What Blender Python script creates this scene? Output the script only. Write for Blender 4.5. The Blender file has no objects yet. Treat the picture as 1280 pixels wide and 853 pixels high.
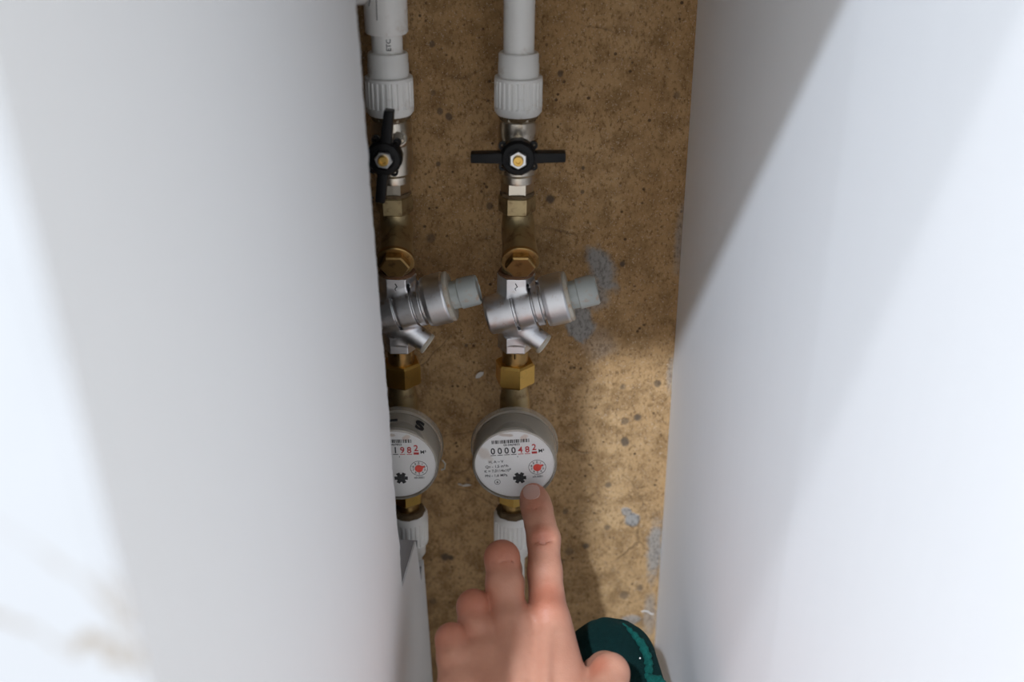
import bpy, bmesh, math, random
import numpy as np
from mathutils import Vector, Matrix, Euler
random.seed(4); R = math.radians
S = bpy.context.scene
COL = S.collection

# ------------------------------------------------------------------ camera, world, lights, exposure
PITCH = R(27.0); FPX = 35.0 / 36.0 * 1280.0
CAM = (0.0, -0.652, 0.332)
cd = bpy.data.cameras.new('camera'); cam = bpy.data.objects.new('camera', cd); COL.objects.link(cam)
cd.lens = 35.0; cd.sensor_width = 36.0; cd.clip_start = 0.01
cam.location = CAM; cam.rotation_euler = (R(90) - PITCH, 0, 0)
cd.dof.use_dof = True; cd.dof.focus_distance = 0.705; cd.dof.aperture_fstop = 4.0
S.camera = cam
S.view_settings.view_transform = 'Standard'; S.view_settings.look = 'None'
S.view_settings.gamma = 1.0; S.view_settings.use_curve_mapping = False
S.view_settings.exposure = 0.0

W = bpy.data.worlds.new('room_daylight'); S.world = W; W.use_nodes = True
bg = W.node_tree.nodes['Background']; bg.inputs[0].default_value = (0.97, 0.985, 1.0, 1); bg.inputs[1].default_value = 0.92

def lamp(name, pos, aim, size, energy, color):
    l = bpy.data.lights.new(name, 'AREA'); l.shape = 'DISK'; l.size = size; l.energy = energy; l.color = color
    o = bpy.data.objects.new(name, l); COL.objects.link(o); o.location = pos
    o.rotation_euler = (Vector(aim) - Vector(pos)).to_track_quat('-Z', 'Y').to_euler()
    return o
HEAD_Z = 0.50; FRONT_Y = -0.49
# daylight slanting into the shaft under the head of the opening (two windows of the room)
def window_light(name, d, dist, size, energy, color):
    d = Vector(d).normalized(); a = Vector((0.03, FRONT_Y, HEAD_Z))
    lamp(name, a - d * dist, a, size, energy, color)
window_light('window_low', (0.355, 1.0, -1.00), 2.6, 0.085, 113.0, (0.88, 1.0, 1.17))
window_light('window_high', (0.80, 1.0, -2.2), 2.2, 0.09, 21.5, (0.93, 0.98, 1.08))

# ------------------------------------------------------------------ picture measurements -> points of the place
cP, sP = math.cos(PITCH), math.sin(PITCH)
def at_depth(px, py, zv):
    a = (px - 640) / FPX; u = (426.5 - py) / FPX
    return Vector((CAM[0] + a * zv, CAM[1] + zv * (cP + u * sP), CAM[2] + zv * (-sP + u * cP)))
def at(px, py, Y):
    u = (426.5 - py) / FPX
    return at_depth(px, py, (Y - CAM[1]) / (cP + u * sP))
def on_slope(px, py, x0, k):           # point on the leaning plane x = x0 + k z
    a = (px - 640) / FPX; u = (426.5 - py) / FPX
    zv = (x0 + k * CAM[2] - CAM[0]) / (a - k * (-sP + u * cP))
    return at_depth(px, py, zv)

# ------------------------------------------------------------------ materials
class NT:
    def __init__(s, name):
        s.m = bpy.data.materials.new(name); s.m.use_nodes = True; s.t = s.m.node_tree
        s.b = s.t.nodes['Principled BSDF']; s.out = s.t.nodes['Material Output']
        s.co = s.t.nodes.new('ShaderNodeTexCoord').outputs['Object']
    def n(s, typ, **kw):
        n = s.t.nodes.new(typ)
        for k, v in kw.items(): setattr(n, k, v)
        return n
    def put(s, sock, v):
        if hasattr(v, 'is_linked'): s.t.links.new(v, sock)
        elif isinstance(v, (tuple, list)) and sock.type == 'RGBA' and len(v) == 3: sock.default_value = (*v, 1)
        else: sock.default_value = v
    def noise(s, scale, detail=4, rough=.55, co=None, dist=0):
        n = s.n('ShaderNodeTexNoise'); s.put(n.inputs['Vector'], co or s.co)
        n.inputs['Scale'].default_value = scale; n.inputs['Detail'].default_value = detail
        n.inputs['Roughness'].default_value = rough; n.inputs['Distortion'].default_value = dist
        return n.outputs[0]
    def voro(s, scale, feature='F1', co=None, out=0):
        n = s.n('ShaderNodeTexVoronoi', feature=feature); s.put(n.inputs['Vector'], co or s.co)
        n.inputs['Scale'].default_value = scale
        return n.outputs[out]
    def maps(s, scale=(1,1,1), loc=(0,0,0), rot=(0,0,0)):
        n = s.n('ShaderNodeMapping'); s.put(n.inputs[0], s.co)
        n.inputs['Location'].default_value = loc; n.inputs['Rotation'].default_value = rot; n.inputs['Scale'].default_value = scale
        return n.outputs[0]
    def ss(s, v, a, b, lo=0.0, hi=1.0):
        n = s.n('ShaderNodeMapRange', interpolation_type='SMOOTHSTEP')
        s.put(n.inputs[0], v); n.inputs[1].default_value = a; n.inputs[2].default_value = b
        n.inputs[3].default_value = lo; n.inputs[4].default_value = hi
        return n.outputs[0]
    def math(s, op, a, b=0.0):
        n = s.n('ShaderNodeMath', operation=op); s.put(n.inputs[0], a); s.put(n.inputs[1], b)
        return n.outputs[0]
    def mix(s, f, a, b, mode='MIX'):
        n = s.n('ShaderNodeMix', data_type='RGBA', blend_type=mode)
        s.put(n.inputs['Factor'], f); s.put(n.inputs['A'], a); s.put(n.inputs['B'], b)
        return n.outputs['Result']
    def dist(s, c, scale=(1,1,1), rot=0.0):
        v = s.n('ShaderNodeVectorMath', operation='SUBTRACT'); s.put(v.inputs[0], s.co); v.inputs[1].default_value = c
        src = v.outputs[0]
        if rot:
            q = s.n('ShaderNodeVectorRotate', rotation_type='Y_AXIS'); s.put(q.inputs['Vector'], src); q.inputs['Angle'].default_value = rot; src = q.outputs[0]
        w = s.n('ShaderNodeVectorMath', operation='MULTIPLY'); s.put(w.inputs[0], src); w.inputs[1].default_value = scale
        l = s.n('ShaderNodeVectorMath', operation='LENGTH'); s.put(l.inputs[0], w.outputs[0])
        return l.outputs['Value']
    def bump(s, h, strength, distance):
        n = s.n('ShaderNodeBump'); s.put(n.inputs['Height'], h); n.inputs['Strength'].default_value = strength; n.inputs['Distance'].default_value = distance
        s.t.links.new(n.outputs[0], s.b.inputs['Normal'])
    def set(s, **kw):
        nm = dict(color='Base Color', metal='Metallic', rough='Roughness', spec='Specular IOR Level', sss='Subsurface Weight', sheen='Sheen Weight', coat='Coat Weight', ior='IOR', trans='Transmission Weight')
        for k, v in kw.items(): s.put(s.b.inputs[nm[k]], v)
        return s

M = {}
def mat_plain(key, color, rough=.5, metal=0., var=0.0, scale=60, dirt=None, dirt_amt=(.55, .75), bumps=None, spec=.5):
    t = NT(key)
    c = color
    if var: c = t.mix(t.noise(scale), tuple(x * (1 - var) for x in color), tuple(min(1, x * (1 + var)) for x in color))
    if dirt: c = t.mix(t.ss(t.noise(scale * 1.3, 6, .65), *dirt_amt), c, dirt)
    t.set(color=c, rough=rough, metal=metal, spec=spec)
    if bumps: t.bump(t.noise(bumps[0], 3), bumps[1], bumps[2])
    M[key] = t.m; return t

mat_plain('white_plastic', (.88, .865, .83), .38, 0, .05, 50, (.45, .33, .22), (.56, .80))
mat_plain('grime', (.13, .085, .04), .8, 0, .5, 300, bumps=(600, .8, .001))
mat_plain('nickel', (.62, .56, .47), .30, 1., .12, 90, (.30, .20, .10), (.55, .75), (250, .15, .0006))
mat_plain('brass', (.40, .255, .10), .36, 1., .25, 110, (.16, .10, .045), (.50, .72), (250, .2, .0006))
mat_plain('bright_brass', (.72, .45, .12), .34, 1., .12, 110, (.28, .16, .06), (.58, .78), (300, .15, .0005))
mat_plain('old_brass', (.46, .36, .20), .50, 1., .25, 90, (.22, .15, .08), (.48, .74), (260, .3, .0006))
mat_plain('black_plastic', (.005, .005, .0055), .42, 0, .2, 100, bumps=(400, .08, .0004), spec=.22)
mat_plain('steel', (.72, .72, .72), .28, 1., .08, 200)
mat_plain('ink', (.012, .012, .014), .6)
mat_plain('red_ink', (.52, .02, .02), .5)
mat_plain('red_pointer', (.88, .07, .04), .4)
mat_plain('grey_cap', (.47, .50, .48), .42, 0, .05, 60, (.50, .30, .17), (.54, .72))
mat_plain('ivory', (.55, .51, .43), .5, 0, .1, 80, (.45, .27, .15), (.50, .72))
mat_plain('rust_ring', (.17, .085, .04), .8, 0, .3, 150)
mat_plain('grey_core', (.26, .26, .265), .9, 0, .12, 120, bumps=(500, .7, .002))
mat_plain('flake', (.72, .69, .64), .7)
mat_plain('thread', (.75, .71, .66), .8)
mat_plain('shaft_dark', (.20, .16, .12), .9, 0, .2, 20)
mat_plain('drum', (.34, .29, .22), .5, 0, .15, 60)
mat_plain('grout', (.78, .78, .77), .8)
mat_plain('floor_screed', (.42, .37, .31), .85, 0, .15, 15)

t = mat_plain('chrome', (.74, .74, .755), .30, 1.)      # cast nickel-plated body with rusty dust
c = t.mix(t.ss(t.noise(120, 6, .7), .56, .78), (.74, .74, .755), (.45, .33, .24))
c = t.mix(t.ss(t.math('ADD', t.dist((-.021, 0, -.0055)), t.math('MULTIPLY', t.noise(150), .012)), .019, .026, .8, 0), c, (.50, .36, .25))
t.set(color=c, rough=t.ss(t.noise(90), .3, .8, .34, .52)); t.bump(t.noise(400, 4), .10, .0005)

# concrete of the shaft, with mortar smears, stains and pits of its own
WALL_Y = 0.045
t = NT('concrete'); M['concrete'] = t.m
big = t.noise(7, 5, .6); fine = t.noise(460, 5, .72, t.maps((1, 1, .62))); mid = t.noise(60, 6, .65)
c = t.mix(t.ss(big, .35, .65), (.44, .264, .118), (.56, .362, .180))
c = t.mix(t.ss(mid, .42, .68), c, (.30, .178, .078))
c = t.mix(t.ss(fine, .47, .70), c, (.20, .112, .047))
c = t.mix(t.ss(t.noise(900, 2, .6), .60, .72), c, (.58, .43, .29))
vp = t.voro(150); pit = t.math('MULTIPLY', t.ss(vp, .12, .22, 1, 0), t.ss(t.noise(40, 2), .51, .62, 0, .85))
c = t.mix(pit, c, (.075, .045, .026))
warp = t.math('MULTIPLY', t.math('SUBTRACT', t.noise(70, 5, .6), .5), 1.5)
grey = None
for (px, py, rx, ry, rot, amt, edge) in [(752, 338, 17, 34, .35, .95, .5), (724, 404, 20, 24, .3, .95, .3), (742, 365, 24, 24, 0, .75, .5), (818, 690, 11, 44, 0, .75, .5), (812, 770, 10, 34, 0, .5, .5),
                           (790, 650, 11, 9, .6, .9, .3), (783, 640, 6, 7, .6, .8, .3), (790, 775, 13, 7, .2, .7, .4), (850, 300, 9, 46, 0, .55, .6), (840, 470, 8, 30, 0, .5, .6), (748, 430, 24, 22, .5, .3, .7)]:
    p = at(px, py, WALL_Y); q = at(px + rx, py, WALL_Y); rxw = q.x - p.x; ryw = rxw * ry / rx * 1.12
    d = t.math('ADD', t.dist(p, (1 / rxw, 0.01, 1 / ryw), rot), warp)
    f = t.ss(d, 1 - edge, 1 + edge * .4, amt, 0)
    grey = f if grey is None else t.math('MAXIMUM', grey, f)
c = t.mix(grey, c, t.mix(t.ss(fine, .45, .65), (.33, .32, .30), (.19, .18, .17)))
dark = None
for (px, py, r, amt) in [(797, 522, 5.5, .85), (781, 552, 6, .85), (781, 527, 5, .6), (779, 484, 5, .5), (688, 249, 6.5, .9), (700, 92, 4, .7), (561, 146, 4.5, .8), (550, 139, 4, .7), (760, 607, 5, .7), (759, 660, 5, .6),
                         (733, 683, 5, .8), (538, 298, 6, .6), (548, 205, 3, .7), (585, 600, 4, .6), (711, 690, 7, .6), (707, 640, 4, .6), (556, 697, 6, .9), (563, 698, 4, .9), (541, 752, 5, .6), (778, 330, 3.5, .9),
                         (729, 210, 3, .8), (540, 55, 3.5, .7), (541, 116, 4, .5), (728, 240, 3, .7), (612, 258, 5, .7), (700, 702, 5, .7), (780, 745, 7, .6), (800, 735, 5, .6), (846, 120, 5, .5), (822, 480, 5, .7),(583,432,3,.8)]:
    p = at(px, py, WALL_Y); q = at(px + r, py, WALL_Y)
    f = t.ss(t.math('ADD', t.dist(p, (1 / (q.x - p.x), .01, .86 / (q.x - p.x))), warp), .5, 1.15, amt, 0)
    dark = f if dark is None else t.math('MAXIMUM', dark, f)
c = t.mix(dark, c, (.10, .075, .055))
cn = t.n('ShaderNodeTexNoise'); t.put(cn.inputs['Vector'], t.co); cn.inputs['Scale'].default_value = 26; cn.inputs['Detail'].default_value = 5
cr = t.voro(9, 'DISTANCE_TO_EDGE', t.mix(.022, t.co, cn.outputs[1]))
crack = t.math('MULTIPLY', t.ss(cr, .002, .008, 1, 0), t.ss(t.noise(11, 2), .48, .6))
c = t.mix(t.math('MULTIPLY', crack, .35), c, (.11, .07, .04))
t.set(color=c, rough=.9, spec=.25)
h = t.math('ADD', t.math('MULTIPLY', fine, -.6), t.math('MULTIPLY', mid, .9))
h = t.math('SUBTRACT', h, t.math('MULTIPLY', pit, .8)); h = t.math('SUBTRACT', h, crack); h = t.math('ADD', h, t.math('MULTIPLY', grey, 1.2)); h = t.math('SUBTRACT', h, t.math('MULTIPLY', dark, .6))
t.bump(h, .55, .0018)

t = NT('white_board'); M['white_board'] = t.m           # painted lining board with fine upright grain
g = t.noise(40, 3, .6, t.maps((14, 14, .5)))
t.set(color=t.mix(t.ss(g, .3, .7), (.895, .90, .905), (.91, .915, .92)), rough=.55, spec=.3); t.bump(g, .12, .0008)
t = NT('marble'); M['marble'] = t.m
v = t.noise(7.5, 6, .6, t.maps((1, 1, 1), (3.1, 0, 1.27)), .9)
vein = t.math('MULTIPLY', t.ss(t.math('ABSOLUTE', t.math('SUBTRACT', v, .47)), .0, .016, 1, 0), t.ss(t.noise(9, 2), .45, .6))
t.set(color=t.mix(t.math('MULTIPLY', vein, .75), t.mix(t.ss(t.noise(14, 4), .45, .75), (.475, .475, .475), (.43, .43, .428)), (.25, .17, .085)), rough=.35)

t = NT('dial_white'); M['dial_white'] = t.m             # rusty drip marks along the left rim
st = t.math('ADD', t.dist((-.021, -.055, .010), (1, .1, .55), .45), t.math('MULTIPLY', t.noise(140, 5), .010))
c = t.mix(t.ss(st, .0065, .0105, .38, 0), (.90, .89, .88), (.48, .33, .20))
st2 = t.math('ADD', t.dist((-.004, -.055, .0245), (.45, .1, 2.2), -.12), t.math('MULTIPLY', t.noise(200, 4), .006))
c = t.mix(t.ss(st2, .005, .0065, .55, 0), c, (.42, .29, .18))
st3 = t.math('ADD', t.dist((.008, -.055, .0215), (.8, .1, 1.2), .5), t.math('MULTIPLY', t.noise(200, 4), .006))
c = t.mix(t.ss(st3, .0045, .0065, .45, 0), c, (.60, .36, .22))
t.set(color=c, rough=.5)

def glassy(key, tint, clear, rough, base):
    t = NT(key); M[key] = t.m
    tr = t.n('ShaderNodeBsdfTransparent'); tr.inputs[0].default_value = (*tint, 1)
    t.set(color=base, rough=rough)
    fr = t.n('ShaderNodeFresnel'); fr.inputs[0].default_value = 1.3
    f = t.math('ADD', fr.outputs[0], 1 - clear)
    mx = t.n('ShaderNodeMixShader'); t.put(mx.inputs[0], f)
    t.t.links.new(tr.outputs[0], mx.inputs[1]); t.t.links.new(t.b.outputs[0], mx.inputs[2]); t.t.links.new(mx.outputs[0], t.out.inputs[0])
    return t
glassy('clear_lens', (1, 1, 1), 1.0, .06, (.9, .9, .9))
glassy('clear_wall', (.95, .93, .90), .74, .15, (.62, .57, .49))

t = NT('skin'); M['skin'] = t.m
n1 = t.noise(45, 4); n2 = t.noise(260, 3)
c = t.mix(t.ss(n1, .35, .7), (.50, .228, .145), (.555, .268, .175))
red = None
for (px, py, zv, r) in [(682, 752, .645, .016), (678, 672, .672, .010), (671, 636, .69, .009), (664, 614, .70, .011), (628, 690, .66, .017), (592, 752, .645, .017), (562, 795, .628, .016), (745, 830, .62, .010)]:
    f = t.ss(t.math('ADD', t.dist(at_depth(px, py, zv)), t.math('MULTIPLY', n1, .006)), r * .5, r * 1.5, .7, 0)
    red = f if red is None else t.math('MAXIMUM', red, f)
c = t.mix(red, c, (.45, .140, .078))
t.set(color=c, rough=.48, sss=.12, spec=.4); t.b.inputs['Subsurface Radius'].default_value = (.006, .002, .001); t.b.inputs['Subsurface Scale'].default_value = .6
h = t.math('ADD', t.math('MULTIPLY', t.voro(620, 'DISTANCE_TO_EDGE'), .5), t.math('MULTIPLY', t.noise(900, 3), .35)); h = t.math('ADD', h, t.math('MULTIPLY', t.noise(150, 5, .65, t.maps((1, 1, 1.6))), 1.6)); t.bump(h, .34, .0009)
mat_plain('nail', (.56, .33, .265), .30, 0, .04, 60)
t = mat_plain('green_cloth', (.0012, .015, .014), .9, 0, .4, 260, bumps=(1100, .7, .0015)); t.set(sheen=.03, spec=.15); t.b.inputs['Sheen Tint'].default_value = (.1, .7, .6, 1)
t = mat_plain('teal_hem', (.003, .075, .060), .85, 0, .5, 420, bumps=(900, .8, .002)); t.set(sheen=.06, spec=.2); t.b.inputs['Sheen Tint'].default_value = (.1, .8, .7, 1)

# ------------------------------------------------------------------ mesh helpers
def tag(o, label=None, cat=None, group=None, kind=None):
    if label: o['label'] = label
    if cat: o['category'] = cat
    if group: o['group'] = group
    if kind: o['kind'] = kind
    return o
def link(name, me, mat, parent=None):
    o = bpy.data.objects.new(name, me); COL.objects.link(o)
    if mat and not me.materials: me.materials.append(M[mat])
    if parent: o.parent = parent
    return o
def mesh(name, verts, faces, smooth=None):
    me = bpy.data.meshes.new(name); me.from_pydata([tuple(v) for v in verts], [], faces); me.validate(); me.update()
    bm = bmesh.new(); bm.from_mesh(me); bmesh.ops.recalc_face_normals(bm, faces=bm.faces); bm.to_mesh(me); bm.free()
    finish(me, smooth); return me
def finish(me, smooth):
    if smooth is not None:
        me.polygons.foreach_set('use_smooth', [True] * len(me.polygons)); me.set_sharp_from_angle(angle=R(smooth))
def empty(name, loc, rot=(0,0,0)):
    o = bpy.data.objects.new(name, None); COL.objects.link(o); o.location = loc; o.rotation_euler = rot; o.empty_display_size = .01; return o
class Geo:
    def __init__(s): s.v = []; s.f = []
    def add(s, v, f, mx=None):
        k = len(s.v)
        s.v += [mx @ Vector(p) for p in v] if mx else [Vector(p) for p in v]
        s.f += [tuple(i + k for i in q) for q in f]; return s
    def lathe(s, prof, n=40, mx=None, rf=None, ph=0.0):      # prof: (radius, z) pairs, bottom to top or inverse; ends capped when radius > 0
        v = []; f = []
        for (r, z) in prof:
            for i in range(n):
                a = 2 * math.pi * i / n + ph; rr = rf(r, z, a) if rf else r
                v.append((rr * math.cos(a), rr * math.sin(a), z))
        for j in range(len(prof) - 1):
            for i in range(n):
                k = (i + 1) % n; f.append((j*n+i, j*n+k, j*n+n+k, j*n+n+i))
        f.append(tuple(range(n))[::-1]); f.append(tuple((len(prof)-1)*n + i for i in range(n)))
        return s.add(v, f, mx)
    def hexa(s, r, z0, z1, mx=None, ch=.001, ph=math.pi / 6):
        return s.lathe([(r - ch, z0), (r, z0 + ch), (r, z1 - ch), (r - ch, z1)], 6, mx, None, ph)
    def box(s, a, b, mx=None):
        (x0,y0,z0),(x1,y1,z1) = a, b
        return s.add([(x0,y0,z0),(x1,y0,z0),(x1,y1,z0),(x0,y1,z0),(x0,y0,z1),(x1,y0,z1),(x1,y1,z1),(x0,y1,z1)],
                     [(0,3,2,1),(4,5,6,7),(0,1,5,4),(1,2,6,5),(2,3,7,6),(3,0,4,7)], mx)
    def tube(s, pts, rad, n=10):
        pts = [Vector(p) for p in pts]; rad = rad if isinstance(rad, (list, tuple)) else [rad] * len(pts)
        v = []; f = []; up = Vector((.3, .2, .9))
        for i, p in enumerate(pts):
            d = (pts[min(i+1, len(pts)-1)] - pts[max(i-1, 0)]).normalized(); a = d.cross(up).normalized(); b = d.cross(a)
            v += [p + rad[i] * (math.cos(2*math.pi*k/n) * a + math.sin(2*math.pi*k/n) * b) for k in range(n)]
        for j in range(len(pts) - 1):
            for k in range(n): l = (k+1) % n; f.append((j*n+k, j*n+l, j*n+n+l, j*n+n+k))
        f.append(tuple(range(n))); f.append(tuple((len(pts)-1)*n + k for k in range(n)))
        return s.add(v, f)
    def me(s, name, smooth=35, bevel=0, seg=2):
        me = mesh(name, s.v, s.f)
        if bevel:
            bm = bmesh.new(); bm.from_mesh(me)
            bmesh.ops.bevel(bm, geom=[e for e in bm.edges], offset=bevel, segments=seg, affect='EDGES', profile=.6); bm.to_mesh(me); bm.free()
        finish(me, smooth); return me
    def obj(s, name, mat, parent=None, smooth=35, bevel=0): return link(name, s.me(name, smooth, bevel), mat, parent)
FRONT = Matrix.Rotation(R(90), 4, 'X')       # local z axis -> pointing out of the wall (-y)
def prism(outline, y0, y1):                  # outline of (x, z) points swept from y0 to y1
    n = len(outline); g = Geo()
    return g.add([(x, y0, z) for x, z in outline] + [(x, y1, z) for x, z in outline],
                 [tuple(range(n)), tuple(range(2*n-1, n-1, -1))] + [(i, (i+1) % n, (i+1) % n + n, i + n) for i in range(n)])

# distance-field modelling -> one smooth continuous surface
def smin(a, b, k):
    h = np.clip(.5 + .5 * (b - a) / k, 0, 1); return b + (a - b) * h - k * h * (1 - h)
def smax(a, b, k): return -smin(-a, -b, k)
def cone(P, a, b, ra, rb):                   # capsule with two radii
    a = np.array(a, np.float32); b = np.array(b, np.float32); d = b - a
    t = np.clip(((P - a) @ d) / float(d @ d), 0, 1)
    return np.linalg.norm(P - a - t[..., None] * d, axis=-1) - (ra + (rb - ra) * t)
def surface(fn, lo, hi, h):
    ax = [np.arange(lo[i], hi[i] + h, h, dtype=np.float32) for i in range(3)]
    B = 8; nb = [-(-len(a) // B) for a in ax]                # only blocks near the surface are evaluated finely
    ax = [(lo[i] + h * np.arange(nb[i] * B)).astype(np.float32) for i in range(3)]
    C0 = fn(np.stack(np.meshgrid(*[a[B//2::B] for a in ax], indexing='ij'), -1))
    D = np.repeat(np.repeat(np.repeat(C0, B, 0), B, 1), B, 2).astype(np.float32)
    near = np.argwhere(np.abs(C0) < h * B * 1.25)
    loc = np.stack(np.meshgrid(*[np.arange(B)] * 3, indexing='ij'), -1).reshape(-1, 3)
    for s0 in range(0, len(near), 600):
        I = (near[s0:s0+600, None, :] * B + loc[None]).reshape(-1, 3)
        D[tuple(I.T)] = fn(np.stack([ax[i][I[:, i]] for i in range(3)], -1))
    ins = D < 0
    n = D.shape; cnt = np.zeros((n[0]-1, n[1]-1, n[2]-1), np.int8)
    offs = [(i, j, k) for i in (0,1) for j in (0,1) for k in (0,1)]
    for (i, j, k) in offs: cnt += ins[i:n[0]-1+i, j:n[1]-1+j, k:n[2]-1+k]
    act = np.argwhere((cnt > 0) & (cnt < 8)); idx = np.full(cnt.shape, -1, np.int64); idx[tuple(act.T)] = np.arange(len(act))
    C = {o: D[act[:,0]+o[0], act[:,1]+o[1], act[:,2]+o[2]] for o in offs}
    acc = np.zeros((len(act), 3)); num = np.zeros(len(act))
    for o in offs:
        for d in range(3):
            if o[d]: continue
            q = tuple(o[e] + (e == d) for e in range(3)); a, b = C[o], C[q]; m = (a < 0) != (b < 0)
            tt = np.where(m, a / np.where(a == b, 1, a - b), 0); p = np.array(o, float)[None].repeat(len(act), 0); p[:, d] += tt
            acc[m] += p[m]; num += m
    V = (act + acc / num[:, None]) * h + np.array(lo)
    F = []
    for d in range(3):
        e1, e2 = (d + 1) % 3, (d + 2) % 3
        s0 = [slice(None)] * 3; s1 = [slice(None)] * 3; s0[d] = slice(0, -1); s1[d] = slice(1, None)
        A, B = ins[tuple(s0)], ins[tuple(s1)]; ed = np.argwhere(A != B)
        ok = (ed[:, e1] > 0) & (ed[:, e2] > 0) & (ed[:, e1] < n[e1]-1) & (ed[:, e2] < n[e2]-1); ed = ed[ok]
        u1 = np.zeros(3, int); u1[e1] = 1; u2 = np.zeros(3, int); u2[e2] = 1
        q = [idx[tuple((ed - x).T)] for x in (0 * u1, u1, u1 + u2, u2)]
        Q = np.stack(q, 1); fl = ~A[tuple(ed.T)]; Q[fl] = Q[fl][:, ::-1]; F.append(Q)
    return V, np.concatenate(F)
def sdf_mesh(name, fn, lo, hi, h, smooth=180):
    V, F = surface(fn, lo, hi, h); me = bpy.data.meshes.new(name); me.from_pydata(V.tolist(), [], F.tolist()); me.update()
    finish(me, smooth); return me

# ------------------------------------------------------------------ the setting
ZB, ZT = -.75, 1.15
wb = Geo().box((-.40, WALL_Y, ZB), (.40, WALL_Y + .05, ZT)).obj('wall_back', 'concrete', None, None)
tag(wb, 'rough brown concrete wall behind the pipes', None, None, 'structure')
LX, LK = -.0762, -.0256      # left lining board: x = LX + LK z
RX, RK = .1276, -.0148       # right lining board
def lx(z): return LX + LK * z
def rx(z): return RX + RK * z
# left lining board: outline traced in its own plane, torn along its far edge
edge_px = [(445, 0), (449, 50), (453, 100), (456, 150), (461, 197), (460.5, 206), (465, 260), (469, 310), (473, 360), (477, 410), (481, 450), (483, 480), (486.5, 515), (488, 548), (491, 590), (494, 622), (496, 650), (498.5, 672), (500, 684), (500.5, 706), (503, 735),
           (510, 710), (519.5, 677), (522, 692), (524, 708), (526.5, 727), (528.5, 710), (529.5, 700), (532.5, 740), (536.5, 790), (541, 853)]
pts = []
for i, (px, py) in enumerate(edge_px):
    if i:
        qx, qy = edge_px[i-1]; k = max(1, int(math.hypot(px-qx, py-qy) / 7)) if py <= 706 and px < 502 else 1
        for s in range(1, k): pts.append((qx + (px-qx)*s/k + random.uniform(-.55, .45), qy + (py-qy)*s/k))
    pts.append((px, py))
P3 = [on_slope(x, y, LX, LK) for x, y in pts]
top = P3[0].copy(); yb = P3[-1].y
outl = [(FRONT_Y - .0003, ZT), (-.135, ZT), (-.128, top.z + .1)] + [(p.y, p.z) for p in P3] + [(yb - .001, -.5), (yb - .002, ZB), (FRONT_Y - .0003, ZB)]
def slab(outline, x_of, th):
    n = len(outline); v = [(x_of(z), y, z) for y, z in outline] + [(x_of(z) + th, y, z) for y, z in outline]
    return Geo().add(v, [tuple(range(n)), tuple(range(2*n-1, n-1, -1))] + [(i, (i+1) % n, (i+1) % n + n, i+n) for i in range(n)])
wl = slab(outl, lx, -.0035).obj('wall_left', 'white_board', None, None); wl.data.materials.append(M['marble'])
for pg in wl.data.polygons:
    if pg.normal.y < -.9 and pg.center.y < FRONT_Y + .01: pg.material_index = 1
tag(wl, 'white lining board with torn edge hiding half of the left pipes', None, None, 'structure')
# layer of grey board left in the tear
tri = [on_slope(x, y, LX - .002, LK) for x, y in [(494, 676), (505, 674.5), (512, 675.5), (520.5, 676), (520, 684), (514, 712), (507, 735), (503.5, 745), (494, 740)]]
slab([(p.y, p.z) for p in tri], lambda z: lx(z) - .0012, -.0012).obj('torn_core', 'grey_core', wl, None)
tri = [on_slope(x, y, LX - .002, LK) for x, y in [(522.5, 708), (529, 709), (527, 734), (523, 730)]]
slab([(p.y, p.z) for p in tri], lambda z: lx(z) - .0012, -.0012).obj('torn_core', 'grey_core', wl, None)
# right lining: far board and the nearer board standing a little open from it
KY = -.288
g = Geo()
wr = slab([(KY + .0006, ZB), (WALL_Y - .0005, ZB), (WALL_Y - .0005, ZT), (KY + .0006, ZT)], rx, .012).obj('wall_right', 'white_board', None, None)
tag(wr, 'white grained board lining the right side of the shaft', None, None, 'structure')
g = Geo(); dx = .0055; v = []
for (y, o) in ((KY + .0005, 0.0), (FRONT_Y - .012, dx)):
    for z in (ZB, ZT): v += [(rx(z) + o, y, z), (rx(z) + o + .012, y, z)]
nb = Geo().add(v, [(0,2,6,4),(1,5,7,3),(0,1,3,2),(4,6,7,5),(0,4,5,1),(2,3,7,6)]).obj('trim_1', 'white_board', None, None)
tag(nb, 'nearer white lining board at the right edge of the opening', None, None, 'structure')
tag(Geo().box((-.27, FRONT_Y + .03, ZB), (-.25, WALL_Y, ZT)).obj('wall_shaft', 'shaft_dark', None, None), 'dark side wall hidden behind the left board', None, None, 'structure')
tag(Geo().box((-.40, FRONT_Y + .002, ZT), (.40, WALL_Y + .05, ZT + .05)).obj('ceiling', 'shaft_dark', None, None), 'closed top of the shaft', None, None, 'structure')
tag(Geo().box((-1.4, -1.6, ZB - .05), (1.4, WALL_Y + .05, ZB)).obj('floor', 'floor_screed', None, None), 'grey floor below the opening', None, None, 'structure')
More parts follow.
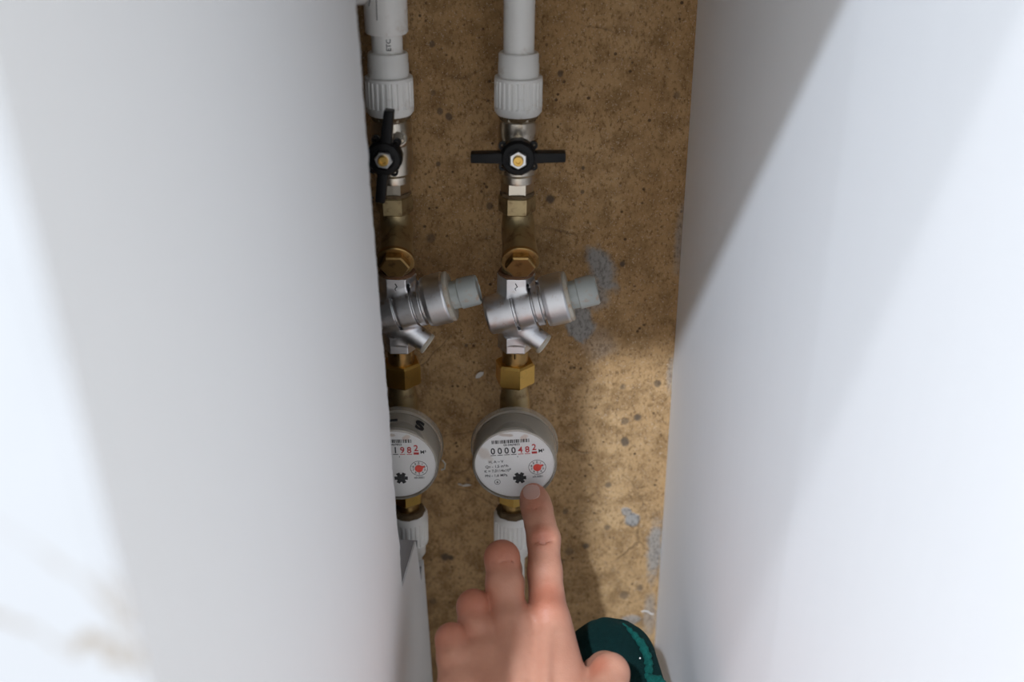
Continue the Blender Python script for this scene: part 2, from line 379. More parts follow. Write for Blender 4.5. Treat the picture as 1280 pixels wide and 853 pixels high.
# tiled front wall around the opening
TH = .010; yf = FRONT_Y
g = Geo()
g.add([(x, y, z) for z, xr in ((ZB, lx(ZB)), (ZT, lx(ZT))) for (x, y) in ((-1.2, yf + TH), (xr - .0042, yf + TH), (xr - .0042, yf + .03), (-1.2, yf + .03))], [(0,3,2,1),(4,5,6,7),(0,1,5,4),(1,2,6,5),(2,3,7,6),(3,0,4,7)])
g.box((.158, yf + TH, ZB), (1.2, yf + .03, ZT)); g.box((lx(HEAD_Z) - .004, yf + TH, HEAD_Z + .002), (.158, yf + .03, ZT))
wf = g.obj('wall_front', 'grout', None, None); tag(wf, 'white marble tiled wall around the opening, blurred at the left', None, None, 'structure')
def tile(x0, x1, z0, z1, f0=None, f1=None):
    a0 = f0(z0) if f0 else x0; a1 = f0(z1) if f0 else x0; b0 = f1(z0) if f1 else x1; b1 = f1(z1) if f1 else x1
    v = [(a0, yf, z0), (b0, yf, z0), (b0, yf + TH, z0), (a0, yf + TH, z0), (a1, yf, z1), (b1, yf, z1), (b1, yf + TH, z1), (a1, yf + TH, z1)]
    Geo().add(v, [(0,3,2,1),(4,5,6,7),(0,1,5,4),(1,2,6,5),(2,3,7,6),(3,0,4,7)]).obj('tile', 'marble', wf, None, .0006)
rows = [(-.749, -.151), (-.149, .448), (.45, 1.148)]
for z0, z1 in rows:
    tile(-.36, 0, z0, z1, None, lambda z: lx(z) - .0037); tile(-.662, -.362, z0, z1); tile(-.964, -.664, z0, z1)
    tile(.156, .456, z0, z1); tile(.458, .758, z0, z1); tile(.76, 1.06, z0, z1)
tile(lx(HEAD_Z) + .002, .154, HEAD_Z, 1.148)
# paint flakes and a thread caught on the concrete
def flake(px, py, l, w, a):
    p = at(px, py, WALL_Y - .0012); g = Geo(); n = 6; v = []
    for i in range(n):
        s = i / (n - 1) - .5; ww = w * (1 - (2 * s) ** 2) ** .5 * .5 + .0002
        for k in (-1, 1):
            for dy in (0, .0006): v.append((p.x + math.cos(a) * s * l - math.sin(a) * k * ww, p.y + dy - .002 * abs(s) * (k > 0), p.z + math.sin(a) * s * l + math.cos(a) * k * ww))
    f = []
    for i in range(n - 1):
        b = i * 4; f += [(b, b+4, b+6, b+2), (b+1, b+3, b+7, b+5), (b, b+1, b+5, b+4), (b+2, b+6, b+7, b+3)]
    f += [(0, 2, 3, 1), (n*4-4, n*4-3, n*4-1, n*4-2)]
    g.add(v, f).obj('paint_flake', 'flake', wb)
flake(599.5, 469, .0085, .0036, .75); flake(583, 607, .0085, .0018, .12); flake(575, 606, .004, .0012, -.3)
Geo().tube([at(x, y, WALL_Y - .001) for x, y in [(802, 765), (806, 764), (810, 765), (814, 768), (817, 768)]], .0005, 6).obj('loose_thread', 'thread', wb)

# ------------------------------------------------------------------ the two pipe runs
AX = {'r': (.0025, .009), 'l': (-.082, .011)}
def axis(c, z): x0, k = AX[c]; return Vector((x0 + k * z, 0, z))
def zrow(py, r=0.0): return at(640, py, -r).z            # height of a picture row on the front of a tube of radius r
def run(name, c, z, label, cat, group=None):
    return tag(empty(name, axis(c, z), (0, math.atan(AX[c][1]), 0)), label, cat, group)
SIDE = {'r': 'right', 'l': 'left'}
WHICH = {'r': 'on the fully visible right pipe run', 'l': 'on the left pipe run, half hidden by the white board'}

def ribbed(r, z, a): return r
def adapter(c, za, zb, zc, flip, label):
    # za: collar outer end (threaded side), zb: collar/sleeve joint, zc: sleeve end (pipe side), measured up the run
    o = run('pipe_adapter', c, za, label, 'pipe fitting', 'white plastic pipe adapters')
    sg = -1 if flip else 1; L1 = abs(zb - za); L2 = abs(zc - za)
    mx = Matrix.Scale(sg, 4, Vector((0, 0, 1))) if flip else None
    def rf(r, z, a):
        if .006 < z < L1 - .0025 and r > .0150:
            k = (a * 26 / (2 * math.pi)) % 1.0; return r - (.0009 if k < .36 else 0)
        return r
    g = Geo().lathe([(.0105, .001), (.0140, 0), (.0156, .0022), (.0158, .0055), (.0158, .0062), (.0157, L1 - .0028), (.0157, L1 - .0024), (.0155, L1 - .0006), (.0146, L1), (.010, L1)], 156, mx, rf)
    g.obj('collar', 'white_plastic', o, 40)
    Geo().lathe([(.010, L1 - .001), (.0133, L1 - .001), (.0133, L1 + (L2 - L1) * .52), (.0130, L1 + (L2 - L1) * .55), (.0130, L2 - .0012), (.0122, L2), (.010, L2)], 48, mx).obj('sleeve', 'white_plastic', o, 40)
    Geo().lathe([(.008, -.004), (.0122, -.0035), (.0138, .0), (.0125, .0015), (.010, .002)], 40, mx, lambda r, z, a: r + .0004 * math.sin(7 * a) + .0003 * math.sin(13 * a + 1)).obj('thread_seal', 'grime', o, 40)
    return o
def pipe(c, z0, z1, label, r=.0099):
    o = Geo().lathe([(r - .002, 0), (r, .0), (r, z1 - z0), (r - .002, z1 - z0)], 40).obj('plastic_pipe', 'white_plastic'); o.location = axis(c, z0); o.rotation_euler = (0, math.atan(AX[c][1]), 0)
    return tag(o, label, 'pipe', 'white plastic pipes')

# heights along the runs
zc_top, zj_top, ze_top = zrow(150, .0158), zrow(101, .0158), zrow(70, .013)
a = adapter('r', zc_top, zj_top, ze_top, False, 'white ribbed plastic adapter above the black wing valve of the right run')
pipe('r', ze_top - .004, ZT - .01, 'straight white plastic pipe running up from the right adapter')
Geo()
a = adapter('l', zc_top, zj_top, ze_top, False, 'grimy white ribbed adapter above the valve of the left run')
zt1 = zrow(46, .013)
p = pipe('l', ze_top - .004, zt1 + .004, 'short white pipe with black print between left adapter and tee')
tee = run('pipe_tee', 'l', zt1, 'white plastic tee with side outlet at the top of the left run', 'pipe fitting')
Geo().lathe([(.010, .0004), (.0128, .0), (.0136, .0012), (.0138, .07), (.0126, .0712), (.010, .0712)], 48).obj('body', 'white_plastic', tee, 40)
BR = Matrix.Translation((0, 0, .030)) @ Matrix.Rotation(R(-90), 4, 'Y')
Geo().lathe([(.008, .006), (.0130, .006), (.0134, .033), (.0122, .034), (.008, .034)], 40, BR).obj('side_outlet', 'white_plastic', tee, 40)
for k, (x0, z0, x1, z1) in enumerate([(-.004, .010, -.0035, .040), (-.0045, .034, -.009, .018)]):     # scratched pencil marks on the tee
    def onf(x, z): return Vector((x, -math.sqrt(.01375 ** 2 - x * x) - .0001, z))
    Geo().tube([onf(x0 + (x1 - x0) * s / 5, z0 + (z1 - z0) * s / 5) for s in range(6)], .00022, 5).obj('pencil_mark', 'ink', tee)
pipe('l', zt1 + .067, ZT - .01, 'white pipe rising above the tee of the left run')

def text(name, body, size, loc, mat, parent, ax='CENTER', rot=0.0, lift=0.00008, sx=1.0, tilt=0.0):
    cu = bpy.data.curves.new(name, 'FONT'); cu.body = body; cu.size = size; cu.align_x = ax; cu.align_y = 'CENTER'; cu.extrude = lift; cu.offset = size * (.016 if size > .005 else .006); cu.resolution_u = 3
    o = bpy.data.objects.new(name, cu); COL.objects.link(o)
    me = bpy.data.meshes.new_from_object(o); bpy.data.objects.remove(o); bpy.data.curves.remove(cu)
    me.transform(Matrix.Diagonal((sx, 1, 1, 1))); me.materials.clear()
    q = link(name, me, mat, parent); q.location = loc; q.rotation_euler = (R(90) + tilt, rot, 0); return q
q = text('print', 'ETC', .0042, (.0022, -.0099, .010), 'ink', p, 'CENTER', R(-90), .0002)

# ball valves
def ball_valve(c, ang, label, screw):
    zh = at(640, 200, -.046).z; o = run('ball_valve', c, zh, label, 'valve', 'ball valves with black wing handles')
    zt = zc_top - zh
    g = Geo().hexa(.0128, .014, zt + .0005, None, .0008, 0.0).lathe([(.0095, .0), (.0132, .002), (.0140, .008), (.0132, .0135), (.0118, .0148), (.010, .0148)], 40)
    z2 = zrow(233, .012) - zh; z3 = zrow(247, .011) - zh
    g.lathe([(.009, z2 - .0005), (.0118, z2), (.0122, z2 + .0012), (.0122, z2 + .005), (.0136, z2 + .007), (.0140, -.004), (.0138, .001), (.009, .003)], 40)
    g.hexa(.0112, z3, z2 + .0005, None, .0008, 0.0)
    g.obj('body', 'nickel', o, 30)
    Geo().lathe([(.0062, .008), (.0062, .030), (.0045, .0305), (.0045, .046)], 24, FRONT).obj('stem', 'nickel', o)
    Geo().lathe([(.0085, z3 - .0022), (.0118, z3 - .0012), (.0112, z3 + .0008), (.0085, z3 + .001)], 32, None, lambda r, z, a: r + .0004 * math.sin(9 * a)).obj('thread_seal', 'grime', o)
    hd = Geo()
    for s in (-1, 1):                                   # wings of the handle, bevelled bars with a thin web underneath
        hd.add(*wing(s))
    h = hd.obj('handle', 'black_plastic', o, 40); h.rotation_euler = (0, -ang, 0)
    Geo().lathe([(.0105, .0335), (.0112, .0350), (.0112, .0425), (.0098, .0447), (.0070, .0452), (.0068, .0440), (.0, .0440)][:-1] + [(.001, .0440)], 36, FRONT, lambda r, z, a: r + (.0003 if (a * 18 / math.pi) % 2 < 1 and r > .0108 else 0)).obj('hub', 'black_plastic', h)
    for sx in (-1, 1):
        for sz in (-1, 1):                              # pierced ears on the hub plate
            e = Geo(); mx = Matrix.Translation((sx * .0098, 0, sz * .0068)) @ FRONT
            n = 16; v = []; f = []
            for (r, z) in ((.0011, .0385), (.0026, .0385), (.0026, .0355), (.0011, .0355)):
                v += [(r * math.cos(2*math.pi*i/n), r * math.sin(2*math.pi*i/n), z) for i in range(n)]
            for j in range(4):
                for i in range(n): f.append((j*n+i, j*n+(i+1) % n, ((j+1) % 4)*n+(i+1) % n, ((j+1) % 4)*n+i))
            e.add(v, f, mx).obj('ear', 'black_plastic', h)
    Geo().box((-.0098, -.0380, -.0075), (.0098, -.0335, .0075)).obj('hub_plate', 'black_plastic', h, 40, .0008)
    Geo().hexa(.0058, .0441, .0478, FRONT, .0005).obj('nut', 'steel', h, 30)
    b = Geo().lathe([(.0034, .0470), (.0034, .0494), (.0029, .0500), (.0016, .0500), (.0014, .0490), (.0004, .0490)], 20, FRONT); b.obj('stem_end', 'bright_brass', h)
    if screw:
        Geo().lathe([(.006, 0), (.0055, .004), (.005, .0045)], 20, Matrix.Translation((.0065, -.0095, .003)) @ Matrix.Rotation(R(62), 4, 'X')).hexa(.0035, .004, .0068, Matrix.Translation((.0065, -.0095, .003)) @ Matrix.Rotation(R(62), 4, 'X'), .0004).obj('gland_screw', 'nickel', o, 30)
    return o
def wing(s):
    bm = bmesh.new(); bmesh.ops.create_cube(bm, size=1)
    for v in bm.verts:
        out = (v.co.x * s) > 0; x = (.0300 if out else .0075); dy = .5 + v.co.y
        v.co = Vector((s * x, -.0350 - (.0090 if v.co.y < 0 else 0) + (.001 if out else 0), v.co.z * (.0062 if out else .0070)))
    bmesh.ops.recalc_face_normals(bm, faces=bm.faces)
    bmesh.ops.bevel(bm, geom=list(bm.edges), offset=.0011, segments=2, affect='EDGES', profile=.6)
    bm.verts.index_update(); r = ([v.co.copy() for v in bm.verts], [tuple(v.index for v in f.verts) for f in bm.faces]); bm.free(); return r
ball_valve('r', R(1), 'nickel ball valve with a level black wing handle on the right run', False)
ball_valve('l', R(82), 'nickel ball valve with upright black wing handle beside the white board', True)

# strainers
def strainer(c, label):
    z0, z1 = zrow(249, .0115), zrow(271, .0115); zb = zrow(349, .010)
    zk = at(640, 334, -.036).z
    o = run('y_strainer', c, zb, label, 'strainer', 'brass strainers'); H = z0 - zb
    zz1 = z1 - zb; d = Vector((0, -math.cos(R(24)), -math.sin(R(24)))); ce = Vector((.0025, -.030, zk - zb + .002)); root = ce - d * .030
    if 'strainer' not in M:
        def fn(P):
            rad = np.linalg.norm(P[..., :2], axis=-1)
            a = np.maximum(rad - .0102, np.maximum(.0 - P[..., 2], P[..., 2] - zz1))
            b = cone(P, root, ce - d * .003, .0098, .0122)
            b = np.maximum(b, (P - np.array(ce - d * .001)) @ np.array(d))
            return smin(a, b, .007)
        M['strainer'] = sdf_mesh('strainer_body', fn, (-.018, -.042, -.002), (.020, .016, zz1 + .002), .0006)
    link('body', M['strainer'], 'old_brass', o)
    Geo().hexa(.0128, zz1 - .0005, H - .0004, None, .0010, 0.0).obj('hex_end', 'old_brass', o, 30)
    mx = Matrix.Translation(ce) @ d.to_track_quat('Z', 'Y').to_matrix().to_4x4()
    Geo().lathe([(.0118, -.002), (.0130, -.0015), (.0132, .0008), (.0127, .0014), (.0110, .0017), (.007, .0017)], 44, mx).obj('cap', 'brass', o)
    Geo().hexa(.0104, .0010, .0068, mx, .0010, R(0)).obj('plug', 'brass', o, 30)
    return o
strainer('r', 'brass strainer with hexagonal plug on the right run, under the level handle')
strainer('l', 'shadowed brass strainer on the left run, its plug partly cut by the board')

# pressure regulators
TILT = R(15.5)
def regulator(c, label):
    zc = at(640, 392, -.012).z; o = run('pressure_regulator', c, zc, label, 'regulator', 'pressure regulators')
    ht, hb = zrow(350, .012) - zc, zrow(444, .012) - zc
    if 'reg' not in M:
        ca, sa = math.cos(TILT), math.sin(TILT)
        def hexd(P, r):
            x = np.abs(P[..., 0]); y = np.abs(P[..., 1]); return np.maximum(x * .8660254 + y * .5, y) - r
        def fn(P):
            s = P[..., 0] * ca + P[..., 2] * sa; w = -P[..., 0] * sa + P[..., 2] * ca; y = P[..., 1] + .004
            rad = np.sqrt(w * w + y * y)
            r = np.interp(s, [-.0215, -.0205, -.0195, -.002, .002, .0135, .0195, .0205, .024, .036, .0375], [.0125, .0138, .0142, .0150, .0156, .0160, .0164, .0176, .0186, .0188, .0180]).astype(np.float32)
            main = np.maximum(rad - r, np.maximum(-.0215 - s, s - .0375))
            z = P[..., 2]
            top = np.maximum(hexd(P, .0118), np.maximum(z - ht, ht - .0135 - z)); bot = np.maximum(hexd(P, .0112), np.maximum(z - hb - .0125, hb - z))
            neck = np.maximum(np.sqrt(P[..., 0] ** 2 + P[..., 1] ** 2) - .0112, np.maximum(z - ht + .008, hb + .008 - z))
            br = cone(P, (.002, -.004, hb + .020), (.0205, -.008, hb + .0075), .0088, .0078)
            e = np.array((.0185, -.004, -.0125)); e = e / np.linalg.norm(e); br = np.maximum(br, (P - np.array((.0195, -.008, hb + .0082))) @ e)
            d = smin(smin(main, neck, .005), br, .003); d = smin(d, top, .0022); d = smin(d, bot, .0022)
            for g0, gw in ((-.0005, .0010), (.0132, .0008), (.0198, .0012)):       # turned grooves
                gr = np.maximum(np.abs(s - g0) - gw, .0132 - rad); gr = np.maximum(gr, np.maximum(P[..., 1] - .004, np.maximum(rad - .0200, np.abs(w) - (.0128 if g0 < 0 else .0200))))
                d = np.maximum(d, -gr)
            return d
        M['reg'] = sdf_mesh('regulator_body', fn, (-.026, -.028, hb - .002), (.044, .020, ht + .012), .0004, 60)
    link('body', M['reg'], 'chrome', o)
    AXM = Matrix.Translation((0, -.004, 0)) @ Matrix.Rotation(R(90) - TILT, 4, 'Y')
    Geo().lathe([(.008, .037), (.0176, .037), (.0182, .0378), (.0182, .0394), (.0172, .0402), (.008, .0402)], 48, AXM).obj('washer', 'ivory', o)
    cap = Geo().lathe([(.007, .0395), (.0100, .0400), (.0102, .0455), (.0112, .0462), (.0110, .0585), (.0102, .0598), (.0088, .0600), (.0085, .0590), (.002, .0590)], 40, AXM, lambda r, z, a: r * (1 - .05 * (math.cos(6 * a) > .5)) if z < .046 else r).obj('adjuster_cap', 'grey_cap', o)
    e = Vector((.0185, -.004, -.0125)).normalized(); mx = Matrix.Translation((.0193, -.008, hb + .0083)) @ e.to_track_quat('Z', 'Y').to_matrix().to_4x4()
    Geo().lathe([(.004, -.001), (.0074, -.001), (.0080, .0002), (.0080, .0020), (.0072, .0028), (.002, .0022)], 32, mx).obj('gauge_plug', 'ivory', o)
    Geo().tube([(-.0006, -.01195, ht - .003), (.0008, -.01205, ht - .0055), (-.0008, -.01205, ht - .0068), (.0006, -.01195, ht - .0098)], .00035, 6).obj('flow_arrow', 'ink', o)
    Geo().lathe([(.008, ht - .0005), (.0125, ht), (.0130, ht + .0012), (.012, ht + .0024), (.008, ht + .0024)], 32, None, lambda r, z, a: r + .0003 * math.sin(8 * a)).obj('thread_seal', 'rust_ring', o)
    return o, zc + hb
_, zreg = regulator('r', 'bright plated pressure regulator with tilted grey cap on the right run')
regulator('l', 'dull shadowed pressure regulator with rusty grey cap on the left run')

# water meters
FACE_Y = -.058
zdial = at(640, 581, FACE_Y).z
def meter(c, digits, label, hidden, rot):
    o = run('water_meter', c, zdial, label, 'water meter', 'water meters'); top = zreg - zdial
    zn1, zn0 = zrow(462, .0135) - zdial, zrow(489, .0135) - zdial
    Geo().lathe([(.006, zn1 - .002), (.0098, zn1 - .002), (.0098, top + .0005), (.006, top + .0005)], 32).hexa(.0103, zn1 + .006, top + .0004, None, .0006).obj('nipple', 'brass', o, 30)
    Geo().hexa(.0150, zn0, zn1, None, .0016, math.pi / 6 + .25).obj('union_nut', 'bright_brass', o, 30)
    zb = zrow(651, .012) - zdial; zq = zrow(626, .012) - zdial
    Geo().lathe([(.009, -.040), (.0092, -.032), (.0115, -.022), (.0115, .022), (.0092, .032), (.0090, zn0 + .002)], 36).lathe([(.006, -.014), (.0100, -.010), (.0108, .0), (.0165, .013), (.0215, .0195), (.0230, .027), (.0280, .031), (.0240, .032)], 56, FRONT).obj('body', 'old_brass', o)
    Geo().lathe([(.0088, zb - .004), (.0094, zb - .003), (.0098, zq - .002), (.0088, -.038)], 32).obj('tailpiece', 'brass', o)
    Geo().hexa(.0128, zq - .008, zq + .008, None, .0012, math.pi / 6).obj('union_nut', 'bright_brass', o, 30)
    def ring(prof, mat, name, par, n=88):
        g = Geo(); v = []; f = []; k = len(prof)
        for (r, z) in prof: v += [(r * math.cos(2*math.pi*i/n), r * math.sin(2*math.pi*i/n), z) for i in range(n)]
        for j in range(k):
            for i in range(n): f.append((j*n+i, j*n+(i+1) % n, ((j+1) % k)*n+(i+1) % n, ((j+1) % k)*n+i))
        return g.add(v, f, FRONT).obj(name, mat, par)
    ring([(.0285, .030), (.0316, .030), (.0322, .0312), (.0322, .0330), (.0315, .0340), (.0321, .0350), (.0318, .0365), (.0305, .0370), (.0296, .0370)], 'clear_wall', 'flange', o)
    ring([(.0304, .0365), (.0304, .0570), (.0298, .0592), (.0288, .0598), (.0284, .0590), (.0293, .0575), (.0296, .0365)], 'clear_wall', 'cover_wall', o)
    Geo().lathe([(.0288, .0590), (.0290, .0594), (.0288, .0600), (.0287, .0600)], 72, FRONT).obj('lens', 'clear_lens', o, 40)
    Geo().lathe([(.020, .0315), (.0270, .0315), (.0262, .0535), (.020, .0540)], 56, FRONT).obj('register_drum', 'drum', o, 30)
    face = Geo().lathe([(.0270, .0538), (.0288, .0540), (.0288, .0567), (.0284, .0570), (.027, .0571)], 72, FRONT).obj('dial_face', 'dial_white', o, 30)
    face.rotation_euler = (0, -rot, 0); Y = -.05722
    # counter windows and figures
    for i, ch in enumerate(digits):
        x = -.0147 + .0049 * i; red = i > 3; mt = 'red_ink' if red else 'ink'
        Geo().box((x - .0019, Y + .00005, .0078), (x + .0019, Y + .00012, .0083)).obj('counter_window', mt, face, None)
        text('digit', ch, .0072, (x, Y, .0114 + (.0016 if i == 6 else 0)), mt, face, sx=.92)
    if True:
        Geo().box((.0128, Y + .00004, .0080), (.0166, Y + .00012, .0096)).obj('digit', 'red_ink', face, None)
    rnd = random.Random(7); x = -.0150
    bars = Geo()
    while x < .0122:
        w = rnd.choice((.0003, .0006, .0009)); bars.box((x, Y, .0178), (x + w, Y + .0001, .0206)); x += w + rnd.choice((.0003, .0003, .0006))
    bars.obj('barcode', 'ink', face, None)
    text('serial_number', '05-0469853', .0024, (-.001, Y, .0163), 'ink', face)
    text('unit', 'M\u00b3', .0040, (.0197, Y, .0098), 'ink', face)
    text('decimal_comma', ',', .004, (.0026, Y, .0072), 'ink', face)
    for k, (s, zz, xx) in enumerate([('H, A \u2013 V', .0026, -.0185), ('Qn - 1,5 m\u00b3/h', -.0014, -.0212), ('K = 7,0114x10\u2075', -.0052, -.0222), ('PN - 1,6 MPa', -.0092, -.0220)]):
        text('print', s, .0030, (xx, Y, zz), 'ink', face, 'LEFT')
    # approval mark
    ring([(.0019, -Y - .0001), (.0022, -Y - .0001), (.0022, -Y + .0), (.0019, -Y + .0)], 'ink', 'approval_mark', face, 24).location = (-.0135, 0, -.0148)
    text('approval_mark', 'e', .0032, (-.0135, Y, -.0147), 'ink', face)
    # six-armed flow star
    out = []
    for k in range(6):
        a0 = k * math.pi / 3
        for (r, da) in ((.0032, -.40), (.0049, -.27), (.0049, .27), (.0032, .40)): out.append((.0028 + r * math.cos(a0 + da), -.0122 + r * math.sin(a0 + da)))
    prism(out, Y - .0004, Y + .0002).obj('flow_star', 'ink', face, None)
    # small red-pointer dial
    cx, cz = .0160, -.0040
    ring([(.0060, -Y - .0001), (.0063, -Y - .0001), (.0063, -Y + .0), (.0060, -Y + .0)], 'ink', 'dial_ring', face, 40).location = (cx, 0, cz)
    for k in range(10):
        a = math.pi / 2 - k * math.pi / 5
        text('dial_number', str(k), .0023, (cx + .0043 * math.cos(a), Y, cz + .0043 * math.sin(a)), 'ink', face)
        m = Matrix.Translation((cx, 0, cz)) @ Matrix.Rotation(-a, 4, 'Y')
        Geo().box((.0055, Y, -.00012), (.0062, Y + .0001, .00012), m).obj('dial_tick', 'red_ink' if k % 2 else 'ink', face, None)
    ph = .45; out = [(cx + .0029 * math.cos(ph + .35 + (2 * math.pi - .7) * i / 20), cz + .0029 * math.sin(ph + .35 + (2 * math.pi - .7) * i / 20)) for i in range(21)] + [(cx + .0050 * math.cos(ph), cz + .0050 * math.sin(ph))]
    prism(out, Y - .0006, Y - .0001).obj('pointer', 'red_pointer', face, None)
    text('print', 'x0.0001', .0024, (cx, Y, cz - .0080), 'ink', face)
    # catch on the rim
    if hidden:
        lw = Geo().tube([(.0312, -.034, -.012), (.0335, -.036, -.014), (.0330, -.038, -.017), (.0305, -.038, -.018)], .0007, 8).obj('rim_catch', 'ivory', o)
        for ch, an, sz in (('S', R(33), .0145), ('\u2013', R(-8), .017)):       # print on the side of the clear cover
            q = text('cover_letter', ch, sz, (0, 0, 0), 'ink', o, lift=.0005, sx=1.15)
            q.rotation_euler = (0, 0, 0); rr = .0307
            q.matrix_local = Matrix(((math.cos(an), 0, math.sin(an), rr * math.sin(an)), (0, 1, 0, -.047), (-math.sin(an), 0, math.cos(an), rr * math.cos(an)), (0, 0, 0, 1)))
    return o, zdial + zb
_, zbot = meter('r', '0000482', 'round white water meter reading 0000482, touched by a pointing finger', False, R(4.5))
meter('l', '0001982', 'round white water meter on the left run, half covered by the board', True, R(1))
for c, lab in (('r', 'white ribbed adapter under the right meter, partly behind the fingers'), ('l', 'white ribbed adapter under the left meter beside the torn board edge')):
    z0 = zbot + .0005; adapter(c, z0, z0 - .030, z0 - .042, True, lab)
    pipe(c, ZB, z0 - .039, {'r': 'white plastic pipe leading down behind the hand', 'l': 'white plastic pipe leading down behind the torn board'}[c])

# ------------------------------------------------------------------ pointing hand
def J(px, py, zv): return np.array(at_depth(px, py, zv), np.float32)
def hand(P):
    def chain(js, k=.004):
        d = None
        for (a, ra), (b, rb) in zip(js, js[1:]):
            q = cone(P, J(*a), J(*b), ra, rb); d = q if d is None else smin(d, q, k)
        return d
    idx = chain([((685, 768, .650), .0128), ((681, 715, .667), .0112), ((679.5, 674, .680), .0110), ((675, 655, .688), .0101), ((671.5, 638, .696), .0104), ((668.5, 627, .702), .0099), ((666.5, 620, .706), .0090)])
    mid = chain([((636, 776, .644), .0130), ((630.5, 732, .652), .0118), ((627.5, 698, .661), .0112), ((633, 712, .690), .0102), ((638, 730, .705), .0095), ((640, 748, .708), .0085)])
    rng = chain([((599, 818, .631), .0124), ((593.5, 786, .638), .0107), ((592, 758.5, .646), .0104), ((599, 772, .675), .0098), ((606, 790, .690), .0092), ((610, 808, .692), .0082)])
    pky = chain([((572, 854, .614), .0116), ((566.5, 823, .620), .0098), ((564, 799.5, .627), .0095), ((571, 812, .652), .0090), ((578, 826, .664), .0084), ((583, 842, .667), .0076)])
    thb = chain([((735, 925, .592), .0165), ((757, 885, .606), .0135), ((762, 842, .628), .0120), ((756, 838, .645), .0112), ((745, 840, .662), .0098)])
    W = [((690, 975, .580), .0165), ((664, 985, .574), .0175), ((636, 985, .572), .0170), ((610, 975, .574), .0155)]
    K = [((687, 780, .648), .0128), ((640, 785, .640), .0138), ((601, 826, .628), .0130), ((573, 862, .612), .0122)]
    palm = None
    for (a, ra), (b, rb) in zip(K, W):
        q = cone(P, J(*a), J(*b), ra, rb); palm = q if palm is None else smin(palm, q, .010)
    # flesh of the palm under the back of the hand, web of the thumb
    palm = smin(palm, cone(P, J(645, 830, .648), J(655, 960, .598), .016, .018), .012)
    palm = smin(palm, cone(P, J(697, 800, .650), J(722, 905, .607), .0105, .0150), .012)
    fg = smin(smin(idx, mid, .0015), smin(rng, pky, .0010), .0010); d = smin(smin(palm, fg, .006), thb, .006)
    d = smin(d, smin(cone(P, J(662, 985, .575), J(676, 1120, .520), .024, .025), cone(P, J(632, 980, .573), J(655, 1120, .518), .021, .024), .02), .014)
    d = smin(d, cone(P, J(668, 1120, .520), J(760, 2200, .330), .030, .038), .02)
    # knuckles and tendons on the back of the hand
    for p, r in (((684, 764, .6425), .0050), ((637, 780, .6365), .0048), ((600, 822, .6245), .0044), ((573, 858, .607), .0040)): d = smin(d, np.linalg.norm(P - J(*p), axis=-1) - r, .012)
    for a, b in (((684, 775, .638), (676, 960, .562)), ((638, 790, .630), (660, 965, .556)), ((600, 830, .618), (640, 965, .556))): d = smin(d, cone(P, J(*a), J(*b), .0022, .0026), .0075)
    # skin folds over the finger joints
    for (px, py, zv, wd) in ((679.5, 671, .6685, .0065), (679.5, 676, .668, .0068), (679, 681, .668, .005), (671.5, 637, .686, .0050), (672, 641, .6855, .0045), (628.5, 703, .6495, .0060), (629, 710, .6490, .0055)):
        a, b = J(px - wd * 1800, py + .8, zv + .0016), J(px + wd * 1800, py - .8, zv + .0016); m = J(px, py, zv)
        d = smax(d, -np.minimum(cone(P, a, m, .0005, .0009), cone(P, m, b, .0009, .0005)), .0022)
    return d
me = sdf_mesh('hand', hand, (-.070, -.47, -.290), (.105, -.045, -.010), .00125)
person = empty('person', at_depth(650, 985, .575)); person.location = (0, -.30, -.16)
tag(person, 'bare left hand pointing with the index finger at the right water meter', 'person')
ho = link('hand', me, 'skin', person); ho.matrix_parent_inverse = Matrix.Translation((0, .30, .16))
me.transform(Matrix())
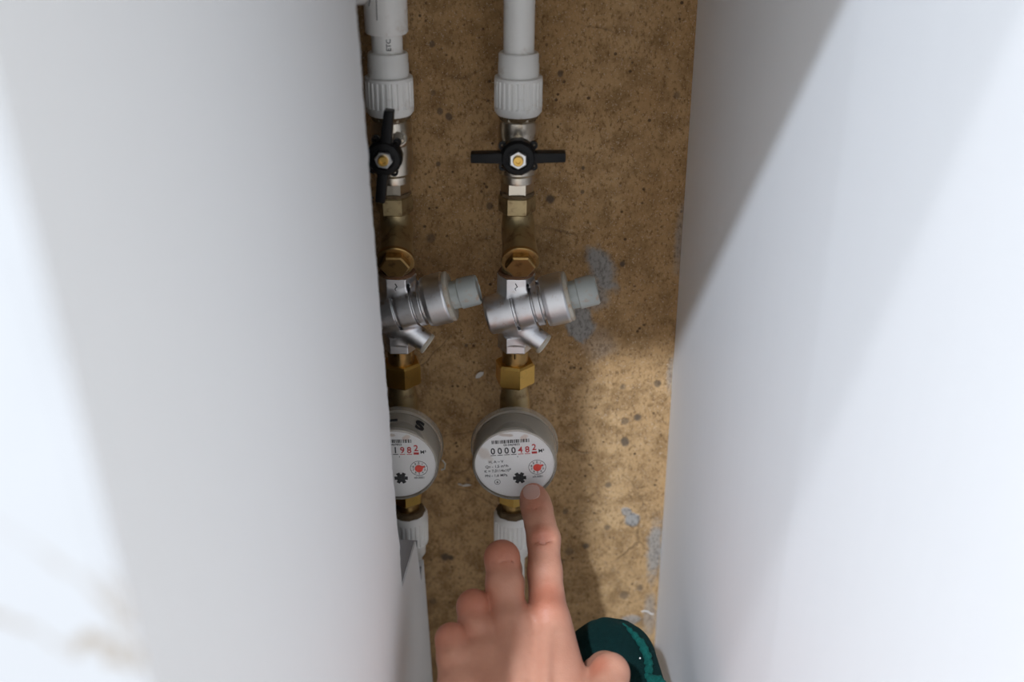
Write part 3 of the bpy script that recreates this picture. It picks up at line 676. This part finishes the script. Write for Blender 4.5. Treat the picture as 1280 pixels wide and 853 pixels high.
# nail: a curved plate laid on the finger end
def nail_plate(c, rx_, ry_, zg, tilt, name):
    n, m = 12, 14; rays = []
    for i in range(n + 1):
        for k in range(m):
            r = i / n; a = 2 * math.pi * k / m
            ex, ey = math.cos(a), math.sin(a); q = (abs(ex) ** 2.8 + abs(ey) ** 2.8) ** (-1 / 2.8)
            u, v = rx_ * r * q * ex, ry_ * r * q * ey
            px, py = c[0] + u * math.cos(tilt) - v * math.sin(tilt), c[1] + u * math.sin(tilt) + v * math.cos(tilt)
            rays.append((px, py, r))
    z = np.full(len(rays), zg - .03)
    for _ in range(40): z = z + .9 * hand(np.array([at_depth(px, py, zz) for (px, py, _r), zz in zip(rays, z)], np.float32))
    pts = [at_depth(px, py, min(zz, zg + .006) - (.00045 if r < .95 else -.0002)) for (px, py, r), zz in zip(rays, z)]
    f = []
    for i in range(1, n):
        for k in range(m): l = (k + 1) % m; f.append((i*m+k, i*m+l, (i+1)*m+l, (i+1)*m+k))
    f.append(tuple(m + k for k in range(m)))
    o = Geo().add(pts, f).obj(name, 'nail', ho, 60); o.matrix_parent_inverse = ho.matrix_world.inverted()
    return o
nail_plate((664.5, 615.5), 11.0, 9.5, .704, -.12, 'fingernail')

# dark green cloth below the thumb
def cloth(P):
    d = cone(P, J(768, 832, .742), J(800, 1000, .690), .0325, .040)
    d = smin(d, cone(P, J(750, 826, .735), J(762, 1000, .690), .022, .032), .02)
    d = smin(d, cone(P, J(800, 1000, .690), J(870, 1500, .560), .040, .045), .02)
    w = .0010 * np.sin(P[..., 0] * 240 + P[..., 2] * 160) * np.sin(P[..., 2] * 210 - P[..., 1] * 120)
    return d + w
cm = sdf_mesh('green_sleeve', cloth, (.02, -.42, -.40), (.20, .02, -.10), .0016)
sl = link('green_sleeve', cm, 'green_cloth'); tag(sl, 'dark green velvety sleeve end with paler teal hem, just beside the thumb', 'sleeve')
hp = [J(778, 781, .735), J(790, 790, .727), J(801, 803, .722), J(808, 817, .719), J(811, 832, .715), J(809, 846, .709), J(815, 851, .704), J(824, 850, .706), J(831, 860, .70), J(838, 885, .69)]
fine_pts = []
for i in range(len(hp) - 1):
    for s in range(6): fine_pts.append(Vector(hp[i]) * (1 - s / 6) + Vector(hp[i+1]) * (s / 6))
hem = Geo().tube([p + Vector((random.uniform(-1, 1), random.uniform(-1, 1), random.uniform(-1, 1))) * .0005 for p in fine_pts], [.0010 + .0022 * min(1, i / 14) + .0005 * math.sin(i * 1.7) for i in range(len(fine_pts))], 10).obj('hem', 'teal_hem', sl, 60)
Geo().lathe([(.0002, 0), (.0007, .0004), (.0006, .0010), (.0001, .0013)], 8, Matrix.Translation(J(800, 824, .712))).obj('lint', 'flake', sl)
